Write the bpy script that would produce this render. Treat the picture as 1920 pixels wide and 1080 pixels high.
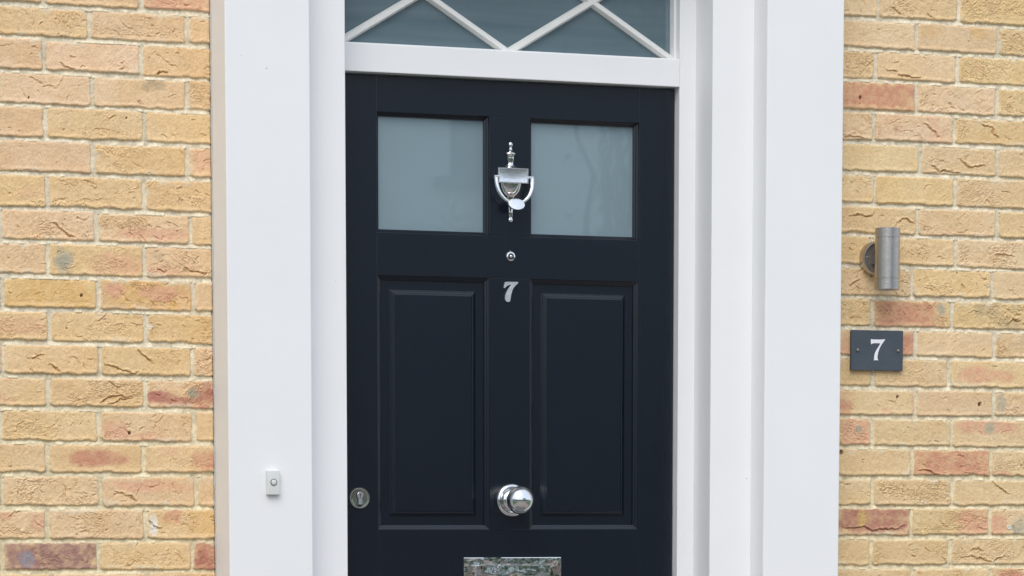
import bpy, bmesh, math, random
import numpy as np
from mathutils import Vector, Matrix

R = math.radians
sc = bpy.context.scene
C = sc.collection
for o in list(bpy.data.objects):
    bpy.data.objects.remove(o, do_unlink=True)

# ------------------------------------------------------------------ camera
cd = bpy.data.cameras.new('camera')
cam = bpy.data.objects.new('camera', cd)
C.objects.link(cam)
cam.location = (-1.6469, -7.5987, 1.0094)
cam.rotation_euler = (math.pi/2 - 0.11102, 0, -0.36314)
cd.sensor_width = 36.0
cd.lens = 117.885
cd.shift_y = 0.58617
cd.clip_start = 0.1
cd.clip_end = 600.0
sc.camera = cam

# ------------------------------------------------------------------ sky + sun (overcast)
SUN = Vector((-0.42, -0.85, 0.95)).normalized()
w = bpy.data.worlds.new('World')
sc.world = w
w.use_nodes = True
nt = w.node_tree
nt.nodes.clear()
out = nt.nodes.new('ShaderNodeOutputWorld')
bg = nt.nodes.new('ShaderNodeBackground')
sky = nt.nodes.new('ShaderNodeTexSky')
sky.sky_type = 'NISHITA'
sky.sun_disc = False
sky.sun_elevation = math.asin(SUN.z)
sky.sun_rotation = math.atan2(SUN.x, SUN.y)
sky.dust_density = 6.0
sky.air_density = 1.0
sky.ozone_density = 1.0
tc = nt.nodes.new('ShaderNodeTexCoord')
cn = nt.nodes.new('ShaderNodeTexNoise')
cn.inputs['Scale'].default_value = 2.2
cn.inputs['Detail'].default_value = 5.0
mp = nt.nodes.new('ShaderNodeMapping')
mp.inputs['Scale'].default_value = (1, 1, 3)
cr = nt.nodes.new('ShaderNodeValToRGB')
cr.color_ramp.elements[0].position = 0.3
cr.color_ramp.elements[0].color = (8.2, 9.4, 11.2, 1)
cr.color_ramp.elements[1].position = 0.7
cr.color_ramp.elements[1].color = (9.2, 10.35, 12.1, 1)
mx = nt.nodes.new('ShaderNodeMix')
mx.data_type = 'RGBA'
mx.inputs['Factor'].default_value = 0.75      # cloud deck over the clear sky
nt.links.new(tc.outputs['Generated'], mp.inputs['Vector'])
nt.links.new(mp.outputs['Vector'], cn.inputs['Vector'])
nt.links.new(cn.outputs['Fac'], cr.inputs['Fac'])
nt.links.new(sky.outputs['Color'], mx.inputs['A'])
nt.links.new(cr.outputs['Color'], mx.inputs['B'])
nt.links.new(mx.outputs['Result'], bg.inputs['Color'])
bg.inputs['Strength'].default_value = 0.10
nt.links.new(bg.outputs['Background'], out.inputs['Surface'])
sd = bpy.data.lights.new('sun', 'SUN')
sd.energy = 1.1
sd.angle = R(40)
sd.color = (1.0, 0.98, 0.95)
so = bpy.data.objects.new('sun', sd)
C.objects.link(so)
so.rotation_euler = SUN.to_track_quat('Z', 'Y').to_euler()
so.location = (3, -8, 9)
sc.view_settings.view_transform = 'Standard'
sc.view_settings.look = 'None'
sc.view_settings.exposure = 0.25
sc.view_settings.gamma = 1.0
sc.view_settings.use_curve_mapping = False
sc.cycles.use_denoising = True
sc.cycles.max_bounces = 8

# ------------------------------------------------------------------ materials
def lin(c):
    return tuple((v/255/12.92 if v/255 <= 0.04045 else ((v/255+0.055)/1.055)**2.4) for v in c)

def mat(name, col, rough=0.5, metal=0.0, bump=None, vary=0.0, coat=0.0, coat_rough=0.05, vscale=8.0, spec=0.5, bdist=0.001, bdet=4.0):
    m = bpy.data.materials.new(name)
    m.use_nodes = True
    t = m.node_tree
    b = t.nodes['Principled BSDF']
    b.inputs['Roughness'].default_value = rough
    b.inputs['Metallic'].default_value = metal
    b.inputs['Coat Weight'].default_value = coat
    b.inputs['Coat Roughness'].default_value = coat_rough
    b.inputs['Specular IOR Level'].default_value = spec
    co = t.nodes.new('ShaderNodeTexCoord')
    n = t.nodes.new('ShaderNodeTexNoise')
    n.inputs['Scale'].default_value = vscale
    n.inputs['Detail'].default_value = 6.0
    t.links.new(co.outputs['Object'], n.inputs['Vector'])
    r = t.nodes.new('ShaderNodeValToRGB')
    r.color_ramp.elements[0].position = 0.3
    r.color_ramp.elements[1].position = 0.7
    r.color_ramp.elements[0].color = tuple(max(0, v*(1-vary)) for v in col) + (1,)
    r.color_ramp.elements[1].color = tuple(min(1, v*(1+vary)) for v in col) + (1,)
    t.links.new(n.outputs['Fac'], r.inputs['Fac'])
    t.links.new(r.outputs['Color'], b.inputs['Base Color'])
    if bump:
        scale, strength, stretch = bump
        n2 = t.nodes.new('ShaderNodeTexNoise')
        n2.inputs['Scale'].default_value = scale
        n2.inputs['Detail'].default_value = bdet
        mp = t.nodes.new('ShaderNodeMapping')
        mp.inputs['Scale'].default_value = stretch
        bp = t.nodes.new('ShaderNodeBump')
        bp.inputs['Strength'].default_value = strength
        bp.inputs['Distance'].default_value = bdist
        t.links.new(co.outputs['Object'], mp.inputs['Vector'])
        t.links.new(mp.outputs['Vector'], n2.inputs['Vector'])
        t.links.new(n2.outputs['Fac'], bp.inputs['Height'])
        t.links.new(bp.outputs['Normal'], b.inputs['Normal'])
    return m

M = {}
M['white'] = mat('white_render_paint', (0.85, 0.85, 0.85), 0.55, vary=0.012, vscale=5, bump=(60, 0.25, (1, 1, 1)))
M['joinery'] = mat('white_gloss_joinery', (0.83, 0.835, 0.84), 0.28, vary=0.01, bump=(30, 0.2, (4, 4, 0.6)))
M['bar'] = mat('glazing_bar_paint', (0.76, 0.76, 0.73), 0.3, vary=0.03, bump=(90, 0.3, (1, 1, 1)))
M['navy'] = mat('navy_door_paint', (0.0044, 0.0078, 0.0155), 0.22, vary=0.06, vscale=4, bump=(45, 0.35, (3, 3, 0.35)), spec=0.56)
M['chrome'] = mat('polished_chrome', (0.80, 0.81, 0.82), 0.05, 1.0, vary=0.02, bump=(40, 0.10, (1, 1, 1)))
M['chrome_wavy'] = mat('polished_plate_chrome', (0.84, 0.83, 0.80), 0.03, 1.0, vary=0.05, vscale=40, bump=(22, 1.0, (1, 1, 1.4)), bdist=0.0045, bdet=1.5)
M['chrome_olive'] = mat('olive_lock_chrome', (0.60, 0.60, 0.52), 0.12, 1.0, vary=0.12, vscale=70, bump=(60, 0.5, (1, 1, 1)))  # darker, olive-toned chrome with a mottled tone, for the lock
M['slab'] = mat('dark_step_stone', (0.13, 0.13, 0.13), 0.8, vary=0.2, bump=(80, 0.8, (1, 1, 1)))
M['satin'] = mat('satin_chrome', (0.80, 0.81, 0.83), 0.24, 1.0, vary=0.06, vscale=60, bump=(180, 0.3, (1, 1, 1)))
M['steel'] = mat('brushed_stainless', (0.50, 0.467, 0.435), 0.23, 1.0, vary=0.05, vscale=30, bump=(260, 0.3, (0.15, 0.15, 6)))
M['steel_dark'] = mat('lamp_recess_metal', (0.30, 0.28, 0.26), 0.45, 0.7, vary=0.05)
M['cast'] = mat('cast_silver_numeral', (0.60, 0.62, 0.64), 0.34, 0.6, vary=0.10, vscale=90, bump=(160, 0.6, (1, 1, 1)))
M['dark'] = mat('black_recess', (0.012, 0.012, 0.013), 0.5, vary=0.1)
M['plastic'] = mat('bell_plastic', (0.70, 0.72, 0.70), 0.35, vary=0.01)
M['bellring'] = mat('bell_ring_plastic', (0.22, 0.23, 0.23), 0.4, vary=0.03)
M['slate'] = mat('slate_plaque', (0.062, 0.078, 0.098), 0.5, vary=0.10, vscale=18, bump=(120, 0.5, (1, 1, 2)))
M['numeral'] = mat('white_numeral_paint', (0.86, 0.87, 0.90), 0.45, vary=0.02)
M['sealant'] = mat('grey_sealant', (0.50, 0.48, 0.44), 0.7, vary=0.10, vscale=30, bump=(200, 0.8, (1, 1, 1)))
M['stone'] = mat('pale_stone', (0.42, 0.40, 0.36), 0.8, vary=0.12, bump=(80, 0.8, (1, 1, 1)))

def glass_mat(name, c0, c1, zs, rough, coat=1.0):
    m = bpy.data.materials.new(name)
    m.use_nodes = True
    t = m.node_tree
    b = t.nodes['Principled BSDF']
    b.inputs['Roughness'].default_value = rough
    b.inputs['Coat Weight'].default_value = coat
    b.inputs['Coat Roughness'].default_value = 0.012
    b.inputs['Coat IOR'].default_value = 1.85
    b.inputs['Specular IOR Level'].default_value = 0.3
    co = t.nodes.new('ShaderNodeTexCoord')
    mp = t.nodes.new('ShaderNodeMapping')
    mp.inputs['Scale'].default_value = zs
    n = t.nodes.new('ShaderNodeTexNoise')
    n.inputs['Scale'].default_value = 3.0
    n.inputs['Detail'].default_value = 3.0
    r = t.nodes.new('ShaderNodeValToRGB')
    r.color_ramp.elements[0].position = 0.3
    r.color_ramp.elements[1].position = 0.7
    r.color_ramp.elements[0].color = c0 + (1,)
    r.color_ramp.elements[1].color = c1 + (1,)
    t.links.new(co.outputs['Object'], mp.inputs['Vector'])
    t.links.new(mp.outputs['Vector'], n.inputs['Vector'])
    t.links.new(n.outputs['Fac'], r.inputs['Fac'])
    t.links.new(r.outputs['Color'], b.inputs['Base Color'])
    return m
M['frost'] = glass_mat('frosted_glass', (0.194, 0.274, 0.312), (0.210, 0.293, 0.332), (1, 1, 1), 0.5)
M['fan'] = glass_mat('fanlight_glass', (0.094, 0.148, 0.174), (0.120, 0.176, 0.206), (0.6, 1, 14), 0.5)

# ------------------------------------------------------------------ mesh helpers
def tag(o, label=None, cat=None, group=None, kind=None):
    if label: o['label'] = label
    if cat: o['category'] = cat
    if group: o['group'] = group
    if kind: o['kind'] = kind
    return o

def empty(name, loc, label, cat, group=None):
    o = bpy.data.objects.new(name, None)
    o.empty_display_size = 0.05
    C.objects.link(o)
    o.location = loc
    return tag(o, label, cat, group)

def obj(name, bm, m, parent=None, smooth=None, bevel=0.0, seg=2):
    me = bpy.data.meshes.new(name)
    bmesh.ops.recalc_face_normals(bm, faces=bm.faces)
    bm.to_mesh(me)
    bm.free()
    o = bpy.data.objects.new(name, me)
    C.objects.link(o)
    for mm in (m if isinstance(m, (list, tuple)) else [m]):
        me.materials.append(mm)
    if smooth is not None:
        me.polygons.foreach_set('use_smooth', [True]*len(me.polygons))
        me.set_sharp_from_angle(angle=R(smooth))
    if bevel:
        bv = o.modifiers.new('bevel', 'BEVEL')
        bv.width = bevel
        bv.segments = seg
        bv.limit_method = 'ANGLE'
        bv.angle_limit = R(40)
        bv.harden_normals = False
    if parent:
        o.parent = parent
        o.matrix_parent_inverse = Matrix.Translation(-Vector(world_loc(parent)))
    return o

def world_loc(o):
    v = Vector(o.location)
    if o.parent:
        # children keep world coordinates through their inverse matrix
        v = Vector((0, 0, 0)) if o.type == 'MESH' else v
    return v

def box(bm, x0, x1, y0, y1, z0, z1, mi=0):
    v = [bm.verts.new(p) for p in ((x0,y0,z0),(x1,y0,z0),(x1,y1,z0),(x0,y1,z0),(x0,y0,z1),(x1,y0,z1),(x1,y1,z1),(x0,y1,z1))]
    for f in ((0,1,5,4),(1,2,6,5),(2,3,7,6),(3,0,4,7),(4,5,6,7),(3,2,1,0)):
        fc = bm.faces.new([v[i] for i in f])
        fc.material_index = mi
    return v

def lathe(bm, prof, org, axis='y', n=48, flat=1.0):
    """prof: (radius, distance along axis). axis 'y' runs toward the viewer (-y); 'z' runs up."""
    rings = []
    for r, d in prof:
        ring = []
        for i in range(n):
            a = 2*math.pi*i/n
            if axis == 'y':
                p = (org[0]+r*math.cos(a), org[1]-d, org[2]+r*math.sin(a))
            else:
                p = (org[0]+r*math.cos(a), org[1]+r*flat*math.sin(a), org[2]+d)
            ring.append(bm.verts.new(p))
        rings.append(ring)
    for a, b in zip(rings, rings[1:]):
        for i in range(n):
            bm.faces.new((a[i], a[(i+1) % n], b[(i+1) % n], b[i]))
    bm.faces.new(rings[0][::-1])
    bm.faces.new(rings[-1])

def rings(bm, x0, x1, z0, z1, steps, cap=True):
    """mitred rectangular moulding: steps = (inset, y)."""
    prev = None
    for ins, y in steps:
        r = [bm.verts.new(p) for p in ((x0+ins, y, z0+ins), (x1-ins, y, z0+ins), (x1-ins, y, z1-ins), (x0+ins, y, z1-ins))]
        if prev:
            for i in range(4):
                bm.faces.new((prev[i], prev[(i+1) % 4], r[(i+1) % 4], r[i]))
        prev = r
    if cap:
        bm.faces.new(prev)

def tube(bm, pts, rad, n=16):
    pts = [Vector(p) for p in pts]
    rs = []
    for i, p in enumerate(pts):
        d = (pts[min(i+1, len(pts)-1)] - pts[max(i-1, 0)]).normalized()
        u = d.cross(Vector((0, 1, 0)))
        u = u.normalized() if u.length > 1e-5 else Vector((1, 0, 0))
        v = d.cross(u)
        r = rad[i] if isinstance(rad, (list, tuple)) else rad
        rs.append([bm.verts.new(p + (u*math.cos(2*math.pi*k/n) + v*math.sin(2*math.pi*k/n))*r) for k in range(n)])
    for a, b in zip(rs, rs[1:]):
        for i in range(n):
            bm.faces.new((a[i], a[(i+1) % n], b[(i+1) % n], b[i]))
    bm.faces.new(rs[0][::-1]); bm.faces.new(rs[-1])

def smooth_loop(pts, it=2):
    for _ in range(it):
        q = []
        for i in range(len(pts)):
            a, b = pts[i], pts[(i+1) % len(pts)]
            q.append((a[0]*.78+b[0]*.22, a[1]*.78+b[1]*.22))
            q.append((a[0]*.22+b[0]*.78, a[1]*.22+b[1]*.78))
        pts = q
    return pts

def plate(bm, pts, y_back, y_front):
    """extrude an x/z outline toward the viewer"""
    a = [bm.verts.new((x, y_back, z)) for x, z in pts]
    b = [bm.verts.new((x, y_front, z)) for x, z in pts]
    n = len(pts)
    for i in range(n):
        bm.faces.new((a[i], a[(i+1) % n], b[(i+1) % n], b[i]))
    bm.faces.new(b)
    bm.faces.new(a[::-1])
# ------------------------------------------------------------------ brick wall: one relief mesh, every brick in its course
def axis(parts):
    a = []
    for x0, x1, st in parts:
        n = max(1, int(round((x1-x0)/st)))
        a += list(np.linspace(x0, x1, n, endpoint=False))
    a.append(parts[-1][1])
    return np.array(a)

XS = axis([(-1.3, -0.10, 0.012), (-0.10, 0.525, 0.00125), (0.525, 2.04, 0.03), (2.04, 2.75, 0.00125), (2.75, 4.1, 0.012)])
ZS = axis([(-0.15, 0.80, 0.012), (0.80, 2.34, 0.00125), (2.34, 3.6, 0.012)])
NX, NZ = len(XS), len(ZS)
GX, GZ = np.meshgrid(XS, ZS)

def vnoise(x, z, seed):
    rs = np.random.RandomState(seed)
    T = rs.rand(256, 256)
    xi = np.floor(x).astype(int); zi = np.floor(z).astype(int)
    fx = x-xi; fz = z-zi
    fx = fx*fx*(3-2*fx); fz = fz*fz*(3-2*fz)
    a = T[xi & 255, zi & 255]; b = T[(xi+1) & 255, zi & 255]
    c = T[xi & 255, (zi+1) & 255]; d = T[(xi+1) & 255, (zi+1) & 255]
    return (a+(b-a)*fx)*(1-fz)+(c+(d-c)*fx)*fz

def fbm(x, z, seed, o=4, g=0.5):
    s = 0; amp = 1; tot = 0
    for k in range(o):
        s = s+vnoise(x*2**k+k*17.3, z*2**k+k*9.1, seed+k)*amp
        tot += amp; amp *= g
    return s/tot

def sst(a, b, x):
    t = np.clip((x-a)/(b-a), 0, 1)
    return t*t*(3-2*t)

edge_n = (fbm(GX*45, GZ*45, 3, 3)-0.5)
mid_n = fbm(GX*14, GZ*14, 11, 4)-0.5
fine_n = fbm(GX*230, GZ*230, 21, 2)-0.5
grit_n = fbm(GX*110, GZ*110, 31, 3)-0.5
mort_n = fbm(GX*60, GZ*30, 41, 4)-0.5
warp_a = fbm(GX*75, GZ*75, 71, 3)-0.5
warp_b = fbm(GX*75, GZ*75, 81, 3)-0.5
col_n = fbm(GX*9, GZ*16, 51, 3)-0.5
col_f = fbm(GX*120, GZ*120, 61, 3)-0.5

ZL = [2.1487,2.0766,2.0016,1.9277,1.8528,1.7768,1.6982,1.6233,1.5469,1.4721,1.3975,1.3231,1.2491,1.1721,1.101,1.0241,0.9493,0.878]
ZR = [2.1511,2.0763,2.0013,1.9272,1.8521,1.7738,1.7007,1.6236,1.5469,1.4714,1.4002,1.3229,1.2513,1.1755,1.1012,1.0276,0.9525,0.8785]
JL = {1:[.217,.4458],2:[.1117,.3368],3:[.2218,.4436],4:[.1112,.3434],5:[.2197,.4425],6:[.114,.34],7:[.0057,.2281,.4479],8:[.1131,.3384],9:[.0064,.2305,.4533],10:[.1145,.3398],11:[.0058,.2307,.4497],12:[.1084,.3379],13:[-.0024,.2263,.4519],14:[.1049,.3307],15:[-.0012,.2284,.4554],16:[.1025,.3342],17:[-.0038,.2226,.4447]}
JR = {-1:[2.2096,2.434],0:[2.3159,2.5462],1:[2.2035,2.4315],2:[2.3162,2.5451],3:[2.201,2.4257],4:[2.3311,2.5493],5:[2.2052,2.4296],6:[2.3243,2.5505],7:[2.199,2.4343],8:[2.3131,2.5395],9:[2.2025,2.427],10:[2.3258,2.5483],11:[2.2059,2.4204],12:[2.325,2.5495],13:[2.2079,2.4304],14:[2.3198,2.5446],15:[2.2099,2.4344],16:[2.319,2.5427],17:[2.2059,2.4293],18:[2.3242,2.55]}
# bricks of another firing in view: x, z, half width, half height, colour, strength, hard edged
PATCH = [(0.352,0.988,0.010,0.026,'chip',.95,0),(0.345,1.440,0.014,0.007,'chip',.8,0),(0.165,1.578,0.004,0.004,'chip',.9,0),(0.426,2.168,0.083,0.022,'pink',0.8,1),(0.148,1.584,0.022,0.029,'grey',0.9,0),(0.281,1.579,0.065,0.024,'pink',0.6,0),(0.381,1.566,0.038,0.011,'pink',0.5,0),(0.372,1.600,0.015,0.011,'dgrey',0.35,0),(0.357,1.648,0.083,0.014,'pink',0.75,0),(0.479,1.820,0.023,0.027,'pink',0.45,0),(0.118,1.512,0.112,0.036,'orange',0.8,1),(0.342,1.512,0.112,0.036,'orange',0.8,1),(0.265,1.521,0.023,0.016,'pink',0.9,0),(0.371,1.515,0.053,0.017,'pink',0.9,0),(0.037,1.433,0.068,0.019,'pink',0.45,0),(0.371,1.278,0.043,0.015,'red',0.9,0),(0.479,1.279,0.028,0.034,'red',0.8,0),(0.415,1.270,0.051,0.011,'red',0.8,0),(0.450,1.288,0.014,0.011,'grey',0.8,0),(0.263,1.200,0.033,0.022,'pink',0.7,0),(0.332,1.189,0.063,0.010,'pink',0.6,0),(0.218,1.137,0.073,0.019,'red2',0.9,0),(0.482,1.132,0.033,0.025,'red2',0.8,0),(0.337,1.074,0.095,0.015,'pink',0.75,0),(0.082,0.993,0.020,0.019,'pink',0.6,0),(0.005,1.005,0.015,0.011,'pink',0.6,0),(0.400,1.006,0.019,0.016,'red2',0.8,1),(0.470,0.997,0.039,0.037,'orange',0.6,1),(0.109,0.912,0.113,0.039,'mauve',0.95,1),(0.053,0.909,0.021,0.018,'blue',0.7,0),(0.472,0.910,0.028,0.035,'red',0.85,1),(2.209,2.040,0.107,0.032,'red2',0.85,1),(0.361,1.984,0.033,0.014,'dgrey',0.5,0),(2.293,1.506,0.090,0.033,'red2',0.8,1),(2.395,1.522,0.012,0.017,'grey',0.9,0),(2.524,1.522,0.037,0.016,'dgrey',0.45,0),(2.593,1.489,0.031,0.013,'dgrey',0.5,0),(2.299,1.430,0.024,0.032,'red2',0.9,1),(2.127,1.424,0.012,0.032,'pink',0.7,0),(2.499,1.360,0.049,0.021,'pink',0.8,0),(2.580,1.357,0.028,0.015,'pink',0.7,0),(2.123,1.277,0.030,0.024,'red2',0.7,0),(2.321,1.286,0.009,0.024,'pink',0.6,0),(2.571,1.292,0.017,0.023,'grey',0.7,0),(2.160,1.212,0.045,0.037,'pink',0.8,1),(2.168,1.221,0.010,0.011,'grey',0.9,0),(2.529,1.231,0.092,0.017,'pink',0.75,0),(2.537,1.228,0.015,0.015,'grey',0.8,0),(2.432,1.139,0.110,0.035,'red2',0.8,1),(2.577,1.110,0.025,0.010,'red2',0.6,0),(2.215,0.996,0.102,0.037,'mauve2',0.9,1),(2.181,1.000,0.012,0.024,'yellow',0.9,0),(2.500,0.991,0.055,0.038,'pink',0.8,0),(2.567,0.982,0.028,0.027,'pink',0.8,0),(2.623,0.979,0.022,0.022,'grey',0.8,0),(2.605,0.853,0.039,0.019,'red2',0.8,0),(2.354,2.202,0.030,0.021,'orange',0.3,0),(2.489,2.209,0.021,0.021,'orange',0.5,0),(2.526,2.269,0.023,0.016,'mauve2',0.2,0)]
FOLDS = [[(0.225,1.822),(0.243,1.819),(0.259,1.808),(0.282,1.798),(0.302,1.804),(0.327,1.79)],[(0.117,1.669),(0.13,1.663),(0.149,1.649),(0.166,1.641),(0.18,1.635)],[(0.374,2.008),(0.386,2.017),(0.403,2.011)],[(0.142,2.025),(0.159,2.014),(0.184,2.014)],[(2.439,1.897),(2.453,1.885),(2.469,1.875),(2.518,1.879)],[(2.36,1.874),(2.382,1.867),(2.42,1.861),(2.446,1.858)],[(2.23,2.103),(2.265,2.1)],[(2.267,2.09),(2.289,2.09),(2.334,2.087)],[(2.336,1.982),(2.354,1.968),(2.389,1.945)],[(2.501,1.984),(2.524,1.974),(2.554,1.952)],[(2.24,2.257),(2.26,2.246),(2.275,2.234)],[(2.188,1.932),(2.144,1.937),(2.118,1.94)],[(0.24,1.352),(0.265,1.343),(0.296,1.335),(0.324,1.33)],[(0.316,1.387),(0.334,1.373),(0.359,1.355)],[(0.246,1.312),(0.264,1.305),(0.281,1.301)],[(0.226,1.264),(0.245,1.274),(0.277,1.277),(0.311,1.281)],[(0.245,1.258),(0.273,1.268),(0.308,1.277)],[(0.072,1.359),(0.091,1.371),(0.1,1.375)],[(0.112,1.35),(0.128,1.341),(0.14,1.333)],[(0.432,1.577),(0.451,1.571),(0.47,1.563),(0.495,1.562)],[(0.368,1.567),(0.39,1.562)],[(0.028,1.015),(0.067,1.027),(0.092,1.057)],[(0.261,1.064),(0.28,1.054),(0.299,1.049),(0.315,1.04)],[(0.342,0.993),(0.355,0.983),(0.374,0.976)],[(2.334,1.12),(2.356,1.123),(2.379,1.112),(2.417,1.108)],[(2.122,0.978),(2.156,0.973),(2.186,0.978),(2.208,0.968),(2.245,0.976),(2.276,0.971),(2.31,0.982)],[(2.458,0.901),(2.489,0.905),(2.527,0.897),(2.558,0.886)],[(2.489,0.918),(2.509,0.925),(2.522,0.916)],[(2.558,0.887),(2.589,0.911)],[(2.547,1.09),(2.57,1.076),(2.597,1.059)],[(2.578,1.488),(2.601,1.5),(2.624,1.495)],[(2.132,1.745),(2.161,1.749),(2.183,1.748),(2.205,1.753)],[(2.257,1.722),(2.28,1.743),(2.294,1.743),(2.317,1.731)],[(2.54,1.665),(2.567,1.661),(2.606,1.658)],[(2.134,1.575),(2.156,1.585),(2.167,1.59)],[(2.314,1.61),(2.329,1.601),(2.346,1.592)]]
PITS = [(2.439,1.6142,.0022),(2.2754,1.3027,.0038),(2.5083,1.2868,.005),(2.121,1.1637,.005),(0.30,1.908,.002),(0.355,2.045,.002),(0.298,1.195,.004),(0.19,1.506,.004),(2.162,2.034,.004),(0.075,1.944,.0022)]
BC = {k: np.array(lin(v)) for k, v in dict(chip=(236,228,212), pink=(224,172,140), red=(188,128,110), red2=(208,150,122), mauve=(170,130,118), mauve2=(186,134,114), grey=(182,174,150), dgrey=(170,152,122), blue=(150,148,158), orange=(223,182,120), yellow=(205,175,110)).items()}

H = -0.0046 + mort_n*0.0022 + fine_n*0.0006 + grit_n*0.0006
COL = np.zeros((NZ, NX, 3))
mcol = np.array(lin((224, 212, 186)))
COL[:] = mcol
COL *= (1 + 0.42*mort_n + 0.34*col_f + 0.3*fine_n)[..., None]
COL *= (1 + np.array([0.02, 0.0, -0.10])*sst(1.5, 1.0, GZ)[..., None])
rnd = random.Random(7)

def bounds(base, top, bottom):
    z = list(base)
    while z[0] < top: z.insert(0, z[0]+0.075)
    n_up = len(z)-len(base)
    while z[-1] > bottom: z.append(z[-1]-0.075)
    return z, n_up

def fold(hw, X, Z, pts, wd, dep, lip, sl=None):
    if sl is not None:
        X = X+warp_a[sl]*.012; Z = Z+warp_b[sl]*.014; dep = dep*(.45+1.6*np.clip(warp_a[sl]+.5, 0, 1)**1.5)
    best = np.full(X.shape, 1e9); sgn = np.zeros(X.shape); par = np.zeros(X.shape)
    n = len(pts)-1
    for i in range(n):
        ax, az = pts[i]; bx, bz = pts[i+1]
        dx, dz = bx-ax, bz-az
        L = dx*dx+dz*dz+1e-12
        t = np.clip(((X-ax)*dx+(Z-az)*dz)/L, 0, 1)
        px = X-ax-t*dx; pz = Z-az-t*dz
        d = np.sqrt(px*px+pz*pz)
        s = np.sign(dx*pz-dz*px)*(1 if dx > 0 else -1)
        k = d < best
        best = np.where(k, d, best); sgn = np.where(k, s, sgn); par = np.where(k, (i+t)/n, par)
    tap = np.clip(4*par*(1-par)*1.6, 0, 1)**0.7
    sd_ = best*sgn
    hw -= dep*tap*np.exp(-(best/wd)**2)
    hw += lip*tap*np.exp(-((sd_-1.9*wd)/(1.7*wd))**2)
    hw -= 0.35*lip*tap*np.exp(-((sd_+3.5*wd)/(2.5*wd))**2)

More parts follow.
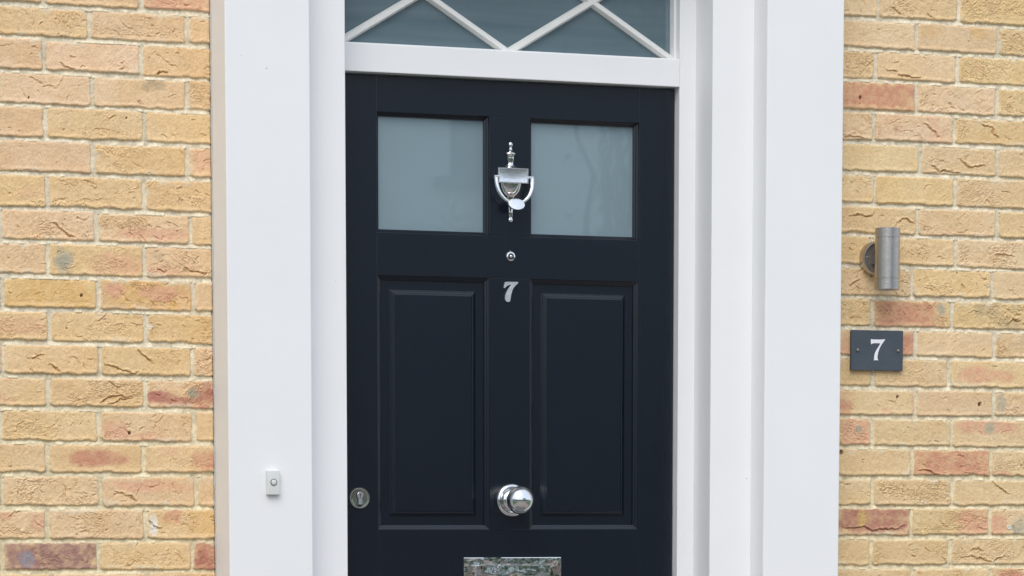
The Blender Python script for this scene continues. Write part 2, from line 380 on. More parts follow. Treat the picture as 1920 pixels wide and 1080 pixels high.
def half(zb, n_up, J, phase, xlo, xhi, cut, side):
    for k in range(len(zb)-1):
        row = k-n_up+1
        zt, zbm = zb[k]-0.0052, zb[k+1]+0.0052
        if row in J:
            js = list(J[row])
        else:
            js = [phase[row % 2], phase[row % 2]+0.225]
        while js[0] > xlo: js.insert(0, js[0]-0.225+rnd.uniform(-.004, .004))
        while js[-1] < xhi: js.append(js[-1]+0.225+rnd.uniform(-.004, .004))
        for a, b in zip(js, js[1:]):
            x0, x1 = a+0.0052+rnd.uniform(-.001, .001), b-0.0052+rnd.uniform(-.001, .001)
            if cut is not None:
                if side < 0: x1 = min(x1, cut)
                else: x0 = max(x0, cut)
            if x1-x0 < 0.01: continue
            i0, i1 = np.searchsorted(XS, [x0-0.006, x1+0.006]); j0, j1 = np.searchsorted(ZS, [zbm-0.012, zt+0.012])
            i0 = max(i0, 0); j0 = max(j0, 0)
            if i1-i0 < 2 or j1-j0 < 2: continue
            sl = (slice(j0, j1), slice(i0, i1))
            X, Z = GX[sl], GZ[sl]
            cx, cz = (x0+x1)/2, (zt+zbm)/2
            hx, hz = (x1-x0)/2+rnd.uniform(-.0008, .0008), (zt-zbm)/2+rnd.uniform(-.0012, .0010)
            cz += rnd.uniform(-.001, .001)
            rot = rnd.uniform(-.006, .006)
            r = rnd.uniform(.003, .010)
            qx = np.abs(X-cx-(Z-cz)*rot)-hx+r; qz = np.abs(Z-cz+(X-cx)*rot)-hz+r
            d = np.sqrt(np.maximum(qx, 0)**2+np.maximum(qz, 0)**2)+np.minimum(np.maximum(qx, qz), 0)-r
            ragged = rnd.choice([.5, .8, 1.4])
            low = sst(0.0, -0.8*hz, Z-cz)
            d = d + edge_n[sl]*(0.0030+0.0040*ragged*low)+grit_n[sl]*0.0028
            m = sst(0.0008, -0.0013, d)
            # struck joint: deep under the brick, nearly flush over its top edge
            tb = (cz-hz)-Z; tt = Z-(cz+hz)
            ins = sst(hx+.006, hx, np.abs(X-cx))
            H[sl] += ins*(-.0012*np.exp(-(tb/.0034)**2)*(tb > -.002) + .0026*np.exp(-(tt/.0048)**2)*(tt > -.002)*(.3+1.4*sst(.42, .62, mort_n[sl]+.5)))
            # face relief
            rough = rnd.choice([0.15, 0.4, 0.7, 1.0, 1.3])
            ang = rnd.uniform(-0.9, 0.9)
            if rnd.random() < .5: ang = -abs(ang)
            U = (X-cx)*math.cos(ang)+(Z-cz)*math.sin(ang); V = -(X-cx)*math.sin(ang)+(Z-cz)*math.cos(ang)
            s1 = rnd.randrange(1000)
            wv = fbm(U*34+s1, V*80, s1, 4)
            saw = (wv*6.5+fbm(U*12, V*20, s1+5, 2)*2.5) % 1.0
            ms = sst(0.50, 0.62, fbm(X*18+s1, Z*30, s1+9, 2))
            face = mid_n[sl]*0.0034+grit_n[sl]*0.0011*(.5+rough)+fine_n[sl]*0.0009
            face += (saw-0.5)*0.0023*rough*ms*sst(-0.0, -0.006, d)
            face += rnd.uniform(-.0012, .0012)+(Z-cz)*rnd.uniform(-.02, .03)
            face -= 0.0010*sst(-0.0045, 0.0, d)          # worn arris
            face += 0.0016*low*sst(-0.012, -0.003, d)*sst(0.001, -0.002, d)   # lip along the bed
            for _ in range(int(rnd.choice([3, 5, 8, 12, 18])*(.4+rough*.8))):
                ln = rnd.choice([.004, .006, .009, .013, .018, .035]); a2 = rnd.choice([-0.6, -0.5, -.3, .25, .5])+rnd.uniform(-.25, .25)
                sx = rnd.uniform(x0+.01, x1-.01); szz = cz+rnd.uniform(-.8, .8)*hz
                pts = []
                for q in range(5):
                    pts.append((sx, szz)); a2 += rnd.uniform(-.75, .75)
                    sx += ln/4*math.cos(a2); szz += ln/4*math.sin(a2)*.9
                fold(face, X, Z, pts, rnd.uniform(.0009, .0014), rnd.uniform(.0015, .0038), rnd.uniform(.0003, .0010), sl)
            for pts in FOLDS:
                if x0 < pts[0][0] < x1 and zbm-.004 < pts[0][1] < zt+.004:
                    fold(face, X, Z, [(p[0]+rnd.uniform(-.001,.001), p[1]+rnd.uniform(-.001,.001)) for p in pts], .0015, .0068, .0022, sl)
            H[sl] = H[sl]*(1-m)+face*m
            # clay colour
            t = rnd.random()
            base = np.array((lambda v: lin((232+v, 197.5+v+rnd.uniform(-1.8, 1.8), 152+v+rnd.uniform(-5, 7))))(rnd.uniform(-4, 4)))
            lowmix = max(0, min(1, (1.55-cz)/0.5))
            if row not in (9,) or side > 0:
                base = base*(1-.5*lowmix)+np.array(lin((229, 198, 153)))*.5*lowmix
            if side > 0:
                base = base*np.array([.95, .985, .97])
            if t < .10 and not (0.8 < cz < 2.25 and -.15 < cx < 2.75):
                base = BC['red2']
            c = np.ones(X.shape+(3,))*base
            g = (fbm(X*13+s1, Z*22, s1+3, 2)-.5)
            c *= 1+np.array([0.06, .12, .24])*g[..., None]*1.2
            c = c*(1+0.15*col_f[sl]+0.16*fine_n[sl])[..., None]
            pk = sst(.60, .74, fbm(X*16+s1, Z*26+s1, s1+13, 3))*(.35 if rnd.random() < (.22 if cz < 1.3 else .06) else 0)
            c = c*(1-pk[..., None])+BC['pink']*pk[..., None]
            for (pxx, pzz, rx, rz, kc, st, hard) in PATCH:
                if x0-.004 < pxx < x1+.004 and zbm-.005 < pzz < zt+.005:
                    dd = np.sqrt(((X-pxx)/rx)**2+((Z-pzz)/rz)**2) if not hard else np.maximum(np.abs(X-pxx)/rx, np.abs(Z-pzz)/rz)
                    dd = dd+(fbm(X*60+s1, Z*60, s1+21, 3)-.5)*.9
                    f = sst(1.35, .60, dd)*st*(.96+.9*(fbm(X*90, Z*90, s1+31, 2)-.5))
                    f = np.clip(f, 0, 1)[..., None]
                    c = c*(1-f)+BC[kc]*(1+.2*col_f[sl])[..., None]*f
            # mortar smears left on the face
            if rnd.random() < .5:
                sm = sst(.62, .72, fbm(X*34+s1, Z*50, s1+41, 3))*sst(-.016, -.001, d)*.6
                c = c*(1-sm[..., None])+mcol*sm[..., None]
            COL[sl] = COL[sl]*(1-m[..., None])+c*m[..., None]

zl, nl = bounds(ZL, 3.65, -0.2)
zr, nr = bounds(ZR, 3.65, -0.2)
half(zl, nl, JL, (.1120, .2235), -1.35, 1.25, None, -1)
half(zr, nr, JR, (.0945+.225*9.8, .2060+.225*9.35), 1.30, 4.2, None, 1)
for x, z, r in PITS:
    i0, i1 = np.searchsorted(XS, [x-.015, x+.015]); j0, j1 = np.searchsorted(ZS, [z-.015, z+.015])
    sl = (slice(j0, j1), slice(i0, i1))
    dd = np.sqrt(((GX[sl]-x))**2+((GZ[sl]-z)*.8)**2)+edge_n[sl]*.003
    f = sst(r*1.1, r*.6, dd)
    H[sl] -= f*.007
    COL[sl] = COL[sl]*(1-.75*f[..., None])+np.array((.10, .05, .03))*.75*f[..., None]
# gap where the bricks meet the left pilaster
H -= 0.006*sst(.4975, .4995, GX)*sst(1.0, .9, GX)
H = np.clip(H, -.02, .01)
verts = np.stack([GX, -H, GZ], axis=-1).reshape(-1, 3)
idx = np.arange(NX*NZ).reshape(NZ, NX)
a = idx[:-1, :-1]; b = idx[:-1, 1:]; c_ = idx[1:, 1:]; d_ = idx[1:, :-1]
cxm = (XS[:-1]+XS[1:])/2; czm = (ZS[:-1]+ZS[1:])/2
keep = ~(((cxm > .55) & (cxm < 2.02))[None, :] & (czm < 2.62)[:, None])
quads = np.stack([a[keep], b[keep], c_[keep], d_[keep]], axis=-1)
used = np.zeros(NX*NZ, bool); used[quads.ravel()] = True
remap = np.cumsum(used)-1
quads = remap[quads]; verts = verts[used]
me = bpy.data.meshes.new('brick_wall')
me.vertices.add(len(verts)); me.vertices.foreach_set('co', verts.astype(np.float32).ravel())
me.loops.add(quads.size); me.loops.foreach_set('vertex_index', quads.astype(np.int32).ravel())
me.polygons.add(len(quads)); me.polygons.foreach_set('loop_start', np.arange(0, quads.size, 4, dtype=np.int32))
me.update(calc_edges=True)
me.polygons.foreach_set('use_smooth', np.ones(len(quads), bool))
ca = me.color_attributes.new('clay', 'FLOAT_COLOR', 'POINT')
cc = np.ones((len(verts), 4), np.float32); cc[:, :3] = np.clip(COL.reshape(-1, 3)[used], 0.01, .9)
ca.data.foreach_set('color', cc.ravel())
bm_ = bpy.data.materials.new('buff_stock_brick'); bm_.use_nodes = True
t = bm_.node_tree; bs = t.nodes['Principled BSDF']
bs.inputs['Roughness'].default_value = 0.92; bs.inputs['Specular IOR Level'].default_value = 0.25
at = t.nodes.new('ShaderNodeAttribute'); at.attribute_name = 'clay'
co = t.nodes.new('ShaderNodeTexCoord'); n = t.nodes.new('ShaderNodeTexNoise'); n.inputs['Scale'].default_value = 260; n.inputs['Detail'].default_value = 3
hs = t.nodes.new('ShaderNodeMix'); hs.data_type = 'RGBA'; hs.blend_type = 'MULTIPLY'; hs.inputs['Factor'].default_value = 1.0
rp = t.nodes.new('ShaderNodeValToRGB'); rp.color_ramp.elements[0].position = .3; rp.color_ramp.elements[0].color = (.89, .88, .87, 1); rp.color_ramp.elements[1].position = .6; rp.color_ramp.elements[1].color = (1.05, 1.05, 1.05, 1)
bp = t.nodes.new('ShaderNodeBump'); bp.inputs['Strength'].default_value = .9; bp.inputs['Distance'].default_value = .0012
t.links.new(co.outputs['Object'], n.inputs['Vector']); t.links.new(n.outputs['Fac'], rp.inputs['Fac'])
t.links.new(at.outputs['Color'], hs.inputs['A']); t.links.new(rp.outputs['Color'], hs.inputs['B'])
t.links.new(hs.outputs['Result'], bs.inputs['Base Color']); t.links.new(n.outputs['Fac'], bp.inputs['Height']); t.links.new(bp.outputs['Normal'], bs.inputs['Normal'])
me.materials.append(bm_)
wall = bpy.data.objects.new('brick_wall', me); C.objects.link(wall)
tag(wall, 'yellow stock brick wall with pale mortar and a few pink bricks, on both sides of the white doorway', 'brick wall')
# ------------------------------------------------------------------ white door surround
sur = empty('door_surround', (1.28, -0.05, -0.15), 'white rendered pilaster surround framing the dark front door', 'door surround')
YO, YI = -0.115, -0.037
ZT = 2.43
for x0, x1, i0, i1 in ((0.5016, 0.703, 0.703, 0.8127), (1.854, 2.059, 1.7454, 1.854)):
    bm = bmesh.new(); box(bm, x0, x1, YO, 0.02, -0.15, ZT)
    p = obj('pilaster', bm, M['white'], sur, bevel=0.0035, seg=3)
    bm = bmesh.new()
    if i0 >= x1-1e-6: box(bm, i0-0.004, i1, YI, 0.16, -0.15, ZT)
    else: box(bm, i0, i1+0.004, YI, 0.16, -0.15, ZT)
    obj('inner_board', bm, M['white'], sur, bevel=0.0025, seg=2)
    bm = bmesh.new(); box(bm, x0-.018, x1+.018, YO-.02, 0.0, -0.15, 0.12)
    obj('plinth_block', bm, M['white'], sur, bevel=0.003)
    bm = bmesh.new(); box(bm, x0-.015, x1+.015, YO-.018, 0.0, ZT, ZT+0.05)
    obj('capital', bm, M['white'], sur, bevel=0.004)
bm = bmesh.new(); box(bm, 0.50, 2.06, YO, 0.16, ZT+0.05, ZT+0.25)
obj('frieze', bm, M['white'], sur, bevel=0.003)
bm = bmesh.new(); box(bm, 0.8127, 1.7454, YI+.004, 0.158, ZT, ZT+0.0499)
obj('soffit_board', bm, M['white'], sur, bevel=0.002)
bm = bmesh.new(); box(bm, 0.45, 2.11, YO-.04, 0.0, ZT+.25, ZT+.29); box(bm, 0.42, 2.14, YO-.075, 0.0, ZT+.29, ZT+.33)
obj('cornice', bm, M['white'], sur, bevel=0.004)
# small nail marks in the paint
for x, z, y, r in ((0.5994, 2.0189, YO, .0013), (0.5391, 2.0446, YO, .0008), (1.8440, 1.0975, YI, .0013), (0.786, 1.55, YI, .0008)):
    bm = bmesh.new(); lathe(bm, [(r, 0.0), (r*.8, .0006)], (x, y, z), n=10)
    obj('nail_head', bm, M['bellring'], sur)
# sealant bead between the bricks and the left pilaster
bm = bmesh.new(); rr = random.Random(3)
pts = [(0.5008+rr.uniform(-.0007, .0007), -0.002, -0.14+i*.02) for i in range(128)]
tube(bm, pts, [0.0028+rr.uniform(-.0012, .0009) for _ in pts], 8)
obj('sealant_bead', bm, M['sealant'], sur, smooth=60)

# ------------------------------------------------------------------ white timber frame with fanlight
fr = empty('door_frame', (1.27, 0.1, 0.0), 'white timber door frame with a diamond barred fanlight over the door', 'door frame')
FL, FRX = 0.838, 1.7024
T, D = 0.064, 0.09
for x0, x1 in ((0.80, FL), (FRX, 1.76)):
    bm = bmesh.new(); box(bm, x0, x1, T, 0.155, -0.02, 2.41)
    obj('jamb', bm, M['joinery'], fr, bevel=0.0015)
bm = bmesh.new(); box(bm, FL, FRX, T-.0012, 0.155, 2.0463, 2.1118)
obj('transom_rail', bm, M['joinery'], fr, bevel=0.0018)
bm = bmesh.new(); box(bm, FL, FRX, T-.0008, 0.155, 2.372, 2.41)
obj('frame_head', bm, M['joinery'], fr, bevel=0.0015)
bm = bmesh.new(); box(bm, FL, FRX, 0.02, 0.155, -0.02, 0.012)
obj('threshold', bm, M['stone'], fr, bevel=0.003)
# glazing bead
bm = bmesh.new()
rings(bm, FL, FRX, 2.1118, 2.372, [(0.0, .088), (0.005, .088), (0.007, .104), (0.0075, .112), (0, .112)], cap=False)
obj('glazing_bead', bm, M['joinery'], fr)
bm = bmesh.new(); box(bm, FL, FRX, .108, .114, 2.112, 2.372)
fan = obj('fanlight_pane', bm, M['fan'], fr)
# diamond bars
def bar(bm, p, q, w=0.0195, top=.0905, base=.1079):
    d = Vector((q[0]-p[0], 0, q[1]-p[1])).normalized()
    nrm = Vector((-d.z, 0, d.x))
    prof = [(-w/2, base), (-w/2, base-.006), (-w/2*.62, top+.002), (-w/2*.5, top), (w/2*.5, top), (w/2*.62, top+.002), (w/2, base-.006), (w/2, base)]
    A, B = [], []
    for s, y in prof:
        A.append(bm.verts.new((p[0]+nrm.x*s, y, p[1]+nrm.z*s)))
        B.append(bm.verts.new((q[0]+nrm.x*s, y, q[1]+nrm.z*s)))
    for i in range(len(prof)-1):
        bm.faces.new((A[i], A[i+1], B[i+1], B[i]))
    bm.faces.new(A[::-1]); bm.faces.new(B)
za, zc, zt = 2.1125, 2.2385, 2.372
for k, (x0, x1) in enumerate(((.836, 1.2685), (1.2685, 1.701))):
    for j, (p, q) in enumerate((((x0, za), (x1, zt)), ((x0, zt), (x1, za)))):
        bm = bmesh.new(); bar(bm, p, q, top=.0905+.0006*(j+2*k % 2))
        # keep the ends inside the frame
        for pl, no in (((FL, 0, 0), (-1, 0, 0)), ((FRX, 0, 0), (1, 0, 0)), ((0, 0, 2.112), (0, 0, -1)), ((0, 0, 2.372), (0, 0, 1))):
            bmesh.ops.bisect_plane(bm, geom=bm.verts[:]+bm.edges[:]+bm.faces[:], plane_co=pl, plane_no=no, clear_outer=True)
        obj('glazing_bar', bm, M['bar'], fr)

# ------------------------------------------------------------------ front door
dr = empty('front_door', (0.838, 0.12, 0.014), 'navy blue panelled front door with two frosted panes and chrome fittings', 'door')
DX0, DX1, DZ0, DZ1 = 0.8395, 1.7002, 0.014, 2.0437
X = [DX0, 0.9313, 1.2162, 1.3217, 1.6070, DX1]
zg0, zg1 = 1.6770, 1.9588       # glazed openings
zp0, zp1 = 0.9735, 1.5765       # tall panels
zq0, zq1 = 0.235, 0.775         # low panels
B = 0.134
e = 0.00025
bm = bmesh.new()
box(bm, X[0], X[1], D-e, B, DZ0, DZ1)            # stiles
box(bm, X[4], X[5], D-e, B, DZ0, DZ1)
obj('stile', bm, M['navy'], dr, bevel=0.0008)
for z0, z1 in ((zg1, DZ1), (zp1, zg0), (zq1, zp0), (DZ0, zq0)):
    bm = bmesh.new(); box(bm, X[1], X[4], D, B, z0, z1)
    obj('rail', bm, M['navy'], dr, bevel=0.0008)
for z0, z1 in ((zg0, zg1), (zp0, zp1), (zq0, zq1)):
    bm = bmesh.new(); box(bm, X[2], X[3], D-.0004, B, z0, z1)
    obj('mullion', bm, M['navy'], dr, bevel=0.0008)
cols = ((X[1], X[2]), (X[3], X[4]))
for x0, x1 in cols:
    # glass bead: drop, small quirk, splayed bead down to the pane
    bm = bmesh.new()
    rings(bm, x0, x1, zg0, zg1, [(0, D+.0010), (0.0006, D+.0060), (0.0040, D+.0088), (0.0044, D+.0120), (0.0084, D+.0150), (0.0090, D+.024)], cap=False)
    obj('glazing_moulding', bm, M['navy'], dr)
    bm = bmesh.new(); box(bm, x0+.001, x1-.001, D+.0215, D+.029, zg0+.001, zg1-.001)
    obj('window_pane', bm, M['frost'], dr)
    for z0, z1 in ((zp0, zp1), (zq0, zq1)):
        bm = bmesh.new()
        m1 = 0.0318
        fx = m1
        st = [(0, D+.0006), (0.0006, D+.0018), (0.0050, D+.0046), (0.0054, D+.0056), (0.0100, D+.0086), (0.0104, D+.0130),
              (fx-.0005, D+.0130), (fx, D+.0122), (fx+.0036, D+.0098), (fx+.0040, D+.0086), (fx+.0086, D+.0056), (fx+.0092, D+.0060), (fx+.0104, D+.0058), (fx+.0130, D+.0040), (fx+.0136, D+.0040)]
        rings(bm, x0, x1, z0, z1, st)
        obj('panel', bm, M['navy'], dr)

# knocker -------------------------------------------------------------
KX = 1.2706
kn = bmesh.new()
prof = [(.0006, 1.9005), (.0030, 1.8995), (.0048, 1.8965), (.0052, 1.8935), (.0044, 1.8905), (.0028, 1.8880), (.0030, 1.8862), (.0040, 1.8838), (.0038, 1.8810), (.0030, 1.8790),
        (.0055, 1.8775), (.0105, 1.8755), (.0125, 1.8735), (.0120, 1.8715), (.0088, 1.8690), (.0085, 1.8640), (.0082, 1.8580), (.0068, 1.8530), (.0066, 1.8490), (.0085, 1.8450), (.0135, 1.8415), (.0215, 1.8390), (.0260, 1.8368), (.0268, 1.8300)]
lathe(kn, [(r, z) for r, z in prof], (KX, D-.002, 0), axis='z', n=32, flat=.55)
prof = [(.0275, 1.8300), (.0280, 1.8050), (.0275, 1.7990), (.0255, 1.7900), (.0220, 1.7820), (.0165, 1.7750), (.0105, 1.7712), (.0088, 1.7695), (.0088, 1.7660), (.0066, 1.7640), (.0060, 1.7500), (.0052, 1.7350), (.0046, 1.7240), (.0034, 1.7215), (.0046, 1.7190), (.0056, 1.7160), (.0052, 1.7130), (.0030, 1.7110), (.0008, 1.7105)]
lathe(kn, [(r, z) for r, z in prof], (KX, D-.002, 0), axis='z', n=32, flat=.48)
kno = obj('door_knocker', kn, M['chrome'], dr, smooth=50)
bm = bmesh.new(); x0, x1, z0, z1 = KX-.0385, KX+.0385, 1.8015, 1.8375
for k in (0,): box(bm, x0+.0015, x1-.0015, .071, D-.004, z0+.001, z1-.001)
rings(bm, x0, x1, z0, z1, [(0.002, .0745), (0, .0735), (0, .0690), (.0008, .0682), (.0024, .0682), (.0030, .0694), (.0040, .0697)])
obj('name_plate', bm, M['satin'], kno, smooth=30)
bm = bmesh.new()
pts = []; rad = []
cx, zc_ = KX+.0, 1.8130
for i in range(33):
    a = math.pi*i/32
    x = cx-.0465*math.cos(a)
    z = zc_-.0610*(math.sin(a)**.85)
    pts.append((x, .064-.010*math.sin(a), z)); rad.append(.0037+.0012*abs(math.cos(a)))
tube(bm, pts, rad, 14)
for s in (-1, 1):
    lathe_pts = [(cx+s*.0465, .066, 1.8135), (cx+s*.0465, .066, 1.8175)]
    tube(bm, [(cx+s*.0372, .0665, 1.8155), (cx+s*.0500, .0665, 1.8155)], [.0036, .0040], 14)
obj('knocker_bow', bm, M['satin'], kno, smooth=60)
bm = bmesh.new()
n = 40; prev = None
for r, y, tilt in ((.55, .0585, 0), (.97, .0560, 0), (1.0, .0530, 0), (1.0, .0480, 0), (.95, .0462, 0), (.80, .0458, 0), (.0, .0454, 0)):
    if r == 0:
        c0 = bm.verts.new((KX, y, 1.7500))
        for i in range(n): bm.faces.new((prev[i], prev[(i+1) % n], c0))
        break
    ring = [bm.verts.new((KX+.0212*r*math.cos(2*math.pi*i/n), y+.006*r*math.sin(2*math.pi*i/n), 1.7500+.0140*r*math.sin(2*math.pi*i/n))) for i in range(n)]
    if prev:
        for i in range(n): bm.faces.new((prev[i], prev[(i+1) % n], ring[(i+1) % n], ring[i]))
    else: bm.faces.new(ring[::-1])
    prev = ring
obj('striker', bm, M['satin'], kno, smooth=40)

# spyhole --------------------------------------------------------------
bm = bmesh.new()
lathe(bm, [(.0118, .0), (.0118, .002), (.0108, .0034), (.0076, .0040), (.0068, .0030), (.0066, .0004)], (KX, D-.0003, 1.629), n=40)
box(bm, KX-.0030, KX-.0005, D-.003, D, 1.6405, 1.6432)
sp = obj('door_viewer', bm, M['chrome'], dr, smooth=40)
bm = bmesh.new(); lathe(bm, [(.0078, 0), (.0077, .0028), (.0045, .0030)], (KX, D-.0014, 1.629), n=32)
obj('recess_ring', bm, M['dark'], sp, smooth=40)
bm = bmesh.new(); lathe(bm, [(.0040, 0), (.0040, .0015), (.0034, .0030), (.0018, .0037), (.0002, .0038)], (KX, D-.003, 1.629), n=24)
obj('lens', bm, M['chrome'], sp, smooth=60)

# numeral on the door ---------------------------------------------------
SA = [(-0.0165,0.0234),(0.0011,0.0234),(0.0191,0.0243),(0.0172,0.0197),(0.0082,0.0125),(0.0032,0.0046),(0.0001,-0.0054),(-0.0019,-0.0139),(-0.0028,-0.0203),(-0.0038,-0.0242),(-0.0081,-0.0259),(-0.013,-0.0251),(-0.016,-0.0216),(-0.017,-0.0164),(-0.0157,-0.0093),(-0.0124,-0.0015),(-0.0073,0.0071),(-0.0027,0.0129),(0.0004,0.0165),(-0.005,0.0159),(-0.0104,0.0141),(-0.0142,0.0119),(-0.0165,0.0086),(-0.0203,0.0075),(-0.0192,0.0139),(-0.0176,0.0196)]
bm = bmesh.new(); plate(bm, smooth_loop([(1.2712+x*.96, 1.545+z*.98) for x, z in SA], 1), D-.0005, D-.006)
o = obj('house_number', bm, M['cast'], dr, bevel=0.0012)
o['label'] = 'silver numeral 7 fixed to the door'

# knob ------------------------------------------------------------------
kb = (1.2735, D, 1.0437)
bm = bmesh.new()
lathe(bm, [(.0400, .0), (.0400, .003), (.0388, .0062), (.0360, .0086), (.0320, .0094), (.0290, .0082), (.0272, .0068), (.0240, .0068), (.0200, .0085), (.0165, .0120), (.0140, .0180), (.0130, .0260), (.0135, .0320)], kb, n=64)
ko = obj('knob_rose', bm, M['chrome'], dr, smooth=50)
bm = bmesh.new()
pr = [(.0130, .028), (.0150, .0315), (.0190, .0340)]
for i in range(4, 25):
    a = -math.pi/2+math.pi*(i/24)
    pr.append((.0338*math.cos(a)+1e-4, .0600+.0285*math.sin(a)))
lathe(bm, pr, kb, n=64)
obj('door_knob', bm, M['chrome'], ko, smooth=60)

# lock -------------------------------------------------------------------
lk = (0.8835, D, 1.0480)
bm = bmesh.new()
lathe(bm, [(.0258, 0), (.0258, .003), (.0250, .0055), (.0235, .0068), (.0205, .0066), (.0190, .0050), (.0002, .0048)], lk, n=56)
lo = obj('lock_escutcheon', bm, M['chrome_olive'], dr, smooth=35)
def keyhole(s):
    pts = []
    for i in range(21):
        a = R(-55)+R(290)*i/20
        pts.append((lk[0]+.0088*s*math.cos(a), lk[2]+.0070+.0088*s*math.sin(a)))
    pts += [(lk[0]-.0050*s, lk[2]-.0130), (lk[0]-.0030*s, lk[2]-.0165*s), (lk[0]+.0030*s, lk[2]-.0165*s), (lk[0]+.0050*s, lk[2]-.0130)]
    return pts
bm = bmesh.new(); plate(bm, keyhole(1.14), D-.0045, D-.0056)
obj('cylinder_slot', bm, M['dark'], lo)
bm = bmesh.new(); plate(bm, keyhole(.92), D-.0050, D-.0085)
cy = obj('lock_cylinder', bm, M['satin'], lo, bevel=.0006)
bm = bmesh.new(); box(bm, lk[0]-.0009, lk[0]+.0009, D-.0088, D-.0080, lk[2]+.0025, lk[2]+.0115)
obj('keyway', bm, M['dark'], lo)

# letter plate -------------------------------------------------------------
bm = bmesh.new()
lx0, lx1, lz0, lz1 = 1.1474, 1.4022, .8225, .9058
rings(bm, lx0, lx1, lz0, lz1, [(0, D), (0, D-.0035), (.0006, D-.0050), (.0022, D-.0062), (.0045, D-.0062), (.0165, D-.0058), (.0172, D-.0030), (.0180, D-.0030)])
lp = obj('letter_plate', bm, M['chrome_wavy'], dr, smooth=25)
bm = bmesh.new()
rings(bm, lx0+.030, lx1-.030, lz0+.0190, lz1-.0190, [(0, D-.0030), (0, D-.0078), (.0008, D-.0086), (.0020, D-.0088)])
obj('letter_flap', bm, M['chrome_wavy'], lp, smooth=25)

# ------------------------------------------------------------------ doorbell
bl = empty('doorbell', (.6045, YO, 1.0535), 'small white rectangular bell push with round button on left pilaster', 'doorbell')
bm = bmesh.new(); box(bm, .5895, .6195, YO-.0135, YO, 1.0545, 1.1100)
bmesh.ops.bevel(bm, geom=bm.edges[:], offset=.0016, segments=3, profile=.6, affect='EDGES')
obj('bell_case', bm, M['plastic'], bl, smooth=40)
bc = (.6045, YO-.0133, 1.0832)
bm = bmesh.new(); lathe(bm, [(.0082, 0), (.0082, .0010), (.0074, .0016), (.0062, .0004)], bc, n=36)
rg = obj('button_ring', bm, M['bellring'], bl, smooth=40)
bm = bmesh.new(); lathe(bm, [(.0060, 0), (.0060, .0018), (.0050, .0024), (.0002, .0027)], bc, n=36)
obj('push_button', bm, M['plastic'], bl, smooth=40)

# ------------------------------------------------------------------ wall lamp
wl = empty('wall_lamp', (2.206, 0, 1.642), 'brushed steel cylindrical up and down wall lamp on round bracket', 'wall lamp')
bm = bmesh.new()
lathe(bm, [(.0425, -.006), (.0425, .004), (.0418, .016), (.0402, .0215), (.0385, .0232), (.0366, .0222), (.0358, .0170), (.030, .0155), (.0002, .0150)], (2.206, 0, 1.642), n=64)
bp_ = obj('wall_bracket', bm, [M['steel'], M['steel_dark']], wl, smooth=35)
for f in bp_.data.polygons:
    if f.center.y > -.0225 and math.hypot(f.center.x-2.206, f.center.z-1.642) < .0362: f.material_index = 1
bm = bmesh.new(); lathe(bm, [(.0034, .014), (.0034, .0175), (.0022, .0195), (.0002, .0198)], (2.1795, 0, 1.6440), n=20)
obj('screw', bm, M['satin'], bp_, smooth=40)
bm = bmesh.new(); box(bm, 2.190, 2.222, -.042, -.012, 1.626, 1.658)
obj('bracket_arm', bm, M['steel_dark'], wl, bevel=.003)
cyo = (2.206, -.0700, 0)
zb_, zt_ = 1.5612, 1.7120
bm = bmesh.new()
R0 = .0313
lathe(bm, [(.0255, zb_+.012), (.0268, zb_+.002), (.0285, zb_), (R0, zb_+.0006), (R0, 1.5862), (R0-.003, 1.5864), (R0-.003, 1.5884), (R0, 1.5886), (R0, 1.6863), (R0-.003, 1.6865), (R0-.003, 1.6885), (R0, 1.6887), (R0, zt_-.0006), (.0285, zt_), (.0268, zt_-.002), (.0255, zt_-.012)], cyo, axis='z', n=96)
obj('lamp_cylinder', bm, M['steel'], wl, smooth=30)

# ------------------------------------------------------------------ number plaque
pq = empty('number_plaque', (2.214, 0, 1.367), 'dark grey slate plaque with a white 7 on the brickwork under the wall lamp', 'sign')
bm = bmesh.new(); box(bm, 2.1395, 2.2825, -.0125, -.002, 1.3665, 1.4655)
sl_ = obj('slate_panel', bm, M['slate'], pq, bevel=.0010)
SB = [(2.1926,1.4438),(2.1979,1.4428),(2.213,1.4428),(2.2251,1.4433),(2.2319,1.4445),(2.2297,1.44),(2.2220,1.4305),(2.2162,1.4203),(2.2128,1.4109),(2.2110,1.4015),(2.2113,1.3961),(2.2135,1.3912),(2.2076,1.3923),(2.2013,1.391),(2.2018,1.3986),(2.2029,1.4067),(2.2058,1.4134),(2.2106,1.4209),(2.2162,1.429),(2.2184,1.4335),(2.2071,1.4338),(2.1988,1.4334),(2.1958,1.4323),(2.1932,1.4304),(2.1919,1.4373)]
bm = bmesh.new(); plate(bm, SB, -.0124, -.0131)
o = obj('numeral', bm, M['numeral'], pq); o['label'] = 'white serif numeral 7'
for x in (2.1555, 2.2680):
    bm = bmesh.new(); lathe(bm, [(.0042, 0), (.0042, .0015), (.0034, .0036), (.0018, .0046), (.0002, .0049)], (x, -.0124, 1.4160), n=24)
    obj('screw', bm, M['steel_dark'], pq, smooth=50)

# plastic plug left in a brick
bm = bmesh.new(); lathe(bm, [(.0052, -.004), (.0052, .0018), (.0044, .0026), (.0022, .0022), (.0018, .0005)], (2.5968, 0, .9763), n=24)
pg = obj('wall_plug', bm, M['plastic'], None, smooth=40)
tag(pg, 'tiny round white plug in a pinkish grey brick low on the right', 'wall plug')
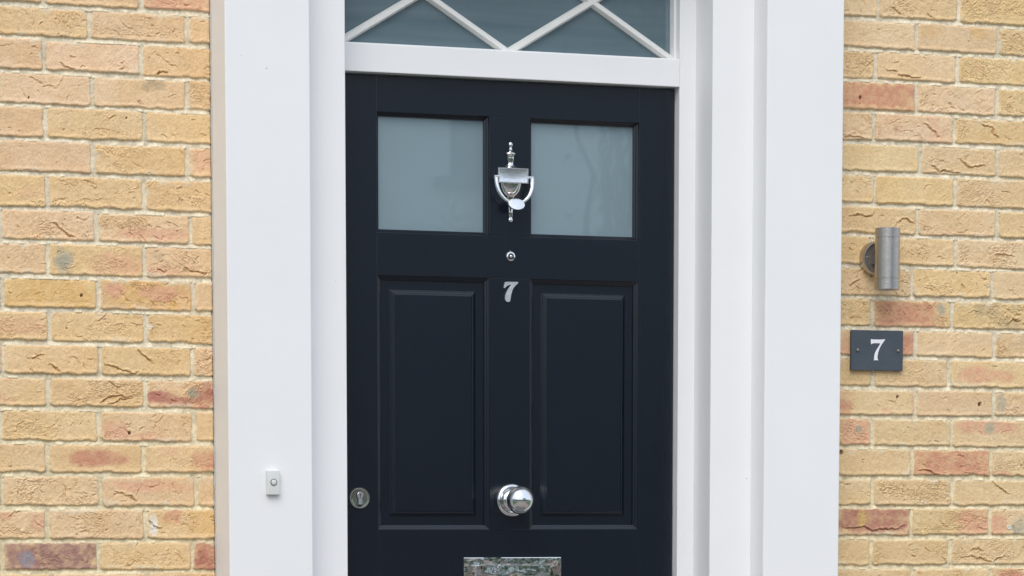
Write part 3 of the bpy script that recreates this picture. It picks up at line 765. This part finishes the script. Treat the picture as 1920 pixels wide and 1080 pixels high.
# ------------------------------------------------------------------ the street in front (behind the camera, seen in the chrome and glass)
def plane_obj(name, x0, x1, y0, y1, z, m, thick=None):
    bm = bmesh.new()
    if thick: box(bm, x0, x1, y0, y1, z-thick, z)
    else:
        v = [bm.verts.new(p) for p in ((x0, y0, z), (x1, y0, z), (x1, y1, z), (x0, y1, z))]; bm.faces.new(v)
    return tag(obj(name, bm, m), kind='structure')
M['grass'] = mat('lawn', (0.07, 0.12, 0.035), 0.9, vary=0.35, vscale=12)
M['asph'] = mat('asphalt', (0.11, 0.11, 0.112), 0.9, vary=0.15, vscale=30)
M['pave'] = mat('block_paving', (0.27, 0.225, 0.20), 0.85, vary=0.15, vscale=14)
M['leaf'] = mat('hedge_leaf', (0.05, 0.095, 0.025), 0.6, vary=0.4, vscale=6)
M['bark'] = mat('bark', (0.10, 0.08, 0.06), 0.9, vary=0.3, vscale=10)
plane_obj('ground', -150, 150, -150, 150, -.16, M['grass'])
plane_obj('path', -0.6, 3.4, -5.2, -0.0, -.15, M['pave'], .008)
plane_obj('doorstep', 0.52, 2.04, -0.9, 0.018, -.02, M['slab'], .125)
plane_obj('pavement', -60, 60, -6.6, -5.204, -.10, M['pave'], .055)
plane_obj('road', -60, 60, -12.6, -6.604, -.15, M['asph'], .008)
rr = random.Random(5)
def leaves(bm, n, gen, s0, s1):
    for _ in range(n):
        p = gen(); s = rr.uniform(s0, s1)
        u = Vector((rr.gauss(0, 1), rr.gauss(0, 1), rr.gauss(0, 1))).normalized(); v = u.orthogonal().normalized()
        w_ = u.cross(v)
        bm.faces.new([bm.verts.new(Vector(p)+v*s), bm.verts.new(Vector(p)+w_*s*.5), bm.verts.new(Vector(p)-v*s), bm.verts.new(Vector(p)-w_*s*.5)])
bm = bmesh.new()
def g():
    x = rr.uniform(-12, 26); h = 2.1+.25*math.sin(x*1.3)
    return (x, -14.2+rr.uniform(-.5, .5), -.16+h*rr.random()**.6)
leaves(bm, 26000, g, .04, .10)
tag(obj('hedge', bm, M['leaf']), 'clipped green hedge across the road', 'hedge', kind='stuff')
bm = bmesh.new()
def gl():  # unseen hedge, added to keep low sky out of the left-facing door mouldings
    return (-7.6+rr.uniform(-.4, .4), rr.uniform(-13, -.8), -.16+2.6*rr.random()**.7)
leaves(bm, 12000, gl, .04, .09)
tag(obj('hedge', bm, M['leaf']), 'unseen tall green hedge added at the left to block low sky reflections', 'hedge', kind='stuff')
def tree(x, y, h, r, n, label, bare=False):
    t = empty('tree', (x, y, -.16), label, 'tree')
    bm = bmesh.new()
    tube(bm, [(x, y, -.16), (x+.05, y, h*.25), (x-.05, y+.05, h*.5), (x+.1, y, h*.8)], [.16, .12, .09, .03], 10)
    for k in range(26 if bare else 9):
        a = rr.uniform(0, 6.28); z0 = h*rr.uniform(.25, .7); l = r*rr.uniform(.5, 1.1)
        tube(bm, [(x, y, z0), (x+l*.4*math.cos(a), y+l*.4*math.sin(a), z0+l*.5), (x+l*math.cos(a), y+l*math.sin(a), z0+l*.9)], [.04, .025, .008], 6)
    obj('trunk', bm, M['bark'], t)
    if n:
        bm = bmesh.new()
        cl = [(x+rr.gauss(0, r*.45), y+rr.gauss(0, r*.45), h*.72+rr.gauss(0, r*.45)) for _ in range(26)]
        def gg():
            c = rr.choice(cl); s = r*.22
            return (c[0]+rr.gauss(0, s), c[1]+rr.gauss(0, s), c[2]+rr.gauss(0, s))
        leaves(bm, n, gg, .012, .03)
        obj('crown', bm, M['leaf'], t)
t_ = empty('tree', (9.5, -19, -.16), 'slim half bare young tree with thin upright stems across the road', 'tree')
bm = bmesh.new(); tube(bm, [(9.5, -19, -.16), (9.52, -19, 1.0), (9.48, -19, 2.3)], [.09, .08, .06], 10)
stems = []
for k in range(9):
    x0 = 9.5+rr.uniform(-.1, .1); x1 = rr.uniform(8.9, 10.1); ps = []
    for q in range(12):
        f = q/11
        ps.append((x0+(x1-x0)*f**.7+rr.uniform(-.05, .05), -19+rr.uniform(-.15, .15), 2.2+3.6*f+rr.uniform(-.05, .05)))
    tube(bm, ps, [.034*(1-.7*q/11) for q in range(12)], 6); stems += ps[2:]
obj('trunk', bm, M['bark'], t_)
bm = bmesh.new()
def gs():
    p = rr.choice(stems); return (p[0]+rr.gauss(0, .07), p[1]+rr.gauss(0, .07), p[2]+rr.gauss(0, .12))
leaves(bm, 900, gs, .02, .055)
obj('crown', bm, M['leaf'], t_)
tree(10.75, -27, 4.75, 1.05, 12000, 'round bushy tree behind the hedge')
tree(17.5, -26, 4.0, 1.5, 9000, 'wide bushy tree further along the hedge')
# rendered house across the road
hs_ = empty('rendered_house', (16, -40, -.16), 'pale rendered house with dark windows across the road', 'house')
M['farwall'] = mat('far_render', (0.66, 0.69, 0.71), 0.9, vary=.06)
M['tile'] = mat('roof_tile', (0.10, 0.085, 0.08), 0.8, vary=.15)
bm = bmesh.new(); box(bm, 7.5, 27, -48, -40, -.16, 8.2); obj('wall', bm, M['farwall'], hs_)
bm = bmesh.new()
v = [bm.verts.new(p) for p in ((7, -48.5, 8.2), (27.5, -48.5, 8.2), (27.5, -39.5, 8.2), (7, -39.5, 8.2), (10, -44, 11.2), (24.5, -44, 11.2))]
for f in ((0, 1, 5, 4), (2, 3, 4, 5), (1, 2, 5), (3, 0, 4), (3, 2, 1, 0)): bm.faces.new([v[i] for i in f])
obj('roof', bm, M['tile'], hs_)
for x0, x1, z0, z1 in ((15.55, 16.5, 6.0, 7.6), (10.3, 11.6, 6.0, 7.6), (21.5, 22.8, 6.0, 7.6), (15.55, 16.5, 1.0, 2.6), (10.3, 11.6, 1.0, 2.6), (21.5, 22.8, 1.0, 2.6)):
    bm = bmesh.new(); box(bm, x0, x1, -40.1, -39.97, z0, z1); wn = obj('window', bm, M['dark'], hs_)
    bm = bmesh.new(); box(bm, x0-.25, x1+.1, -40.1, -39.85, z0-.16, z0-.002); obj('sill', bm, M['asph'], wn)
# unseen low wall and bin, added to colour the letter plate's reflection
M['gwall'] = mat('added_wall_brick', (0.40, 0.28, 0.23), 0.9, vary=.2, vscale=20)
bm = bmesh.new(); box(bm, -9, 6.35, -13.5, -13.28, -.16, .62); box(bm, -9.02, 6.37, -13.53, -13.25, .62, .70)
tag(obj('added_wall', bm, M['gwall']), 'unseen low pinkish wall added across the road for the letter plate reflection', 'garden wall')
wb = empty('added_bin', (6.75, -13.2, -.16), 'unseen black bin added beside the low wall as a dark shape to reflect', 'bin')
bm = bmesh.new()
v = [bm.verts.new(p) for p in ((6.55, -13.4, -.1), (6.95, -13.4, -.1), (6.95, -13.0, -.1), (6.55, -13.0, -.1), (6.48, -13.5, .85), (7.02, -13.5, .85), (7.02, -12.9, .85), (6.48, -12.9, .85))]
for f in ((0, 1, 2, 3), (0, 1, 5, 4), (1, 2, 6, 5), (2, 3, 7, 6), (3, 0, 4, 7), (4, 5, 6, 7)): bm.faces.new([v[i] for i in f])
obj('body', bm, M['dark'], wb, bevel=.02)
bm = bmesh.new(); box(bm, 6.46, 7.04, -13.52, -12.86, .85, .91); obj('lid', bm, M['dark'], wb, bevel=.015)
for x in (6.50, 6.94):
    bm = bmesh.new(); lathe(bm, [(.10, 0), (.10, .05)], (x, -13.42, -.06), n=20); obj('wheel', bm, M['dark'], wb)
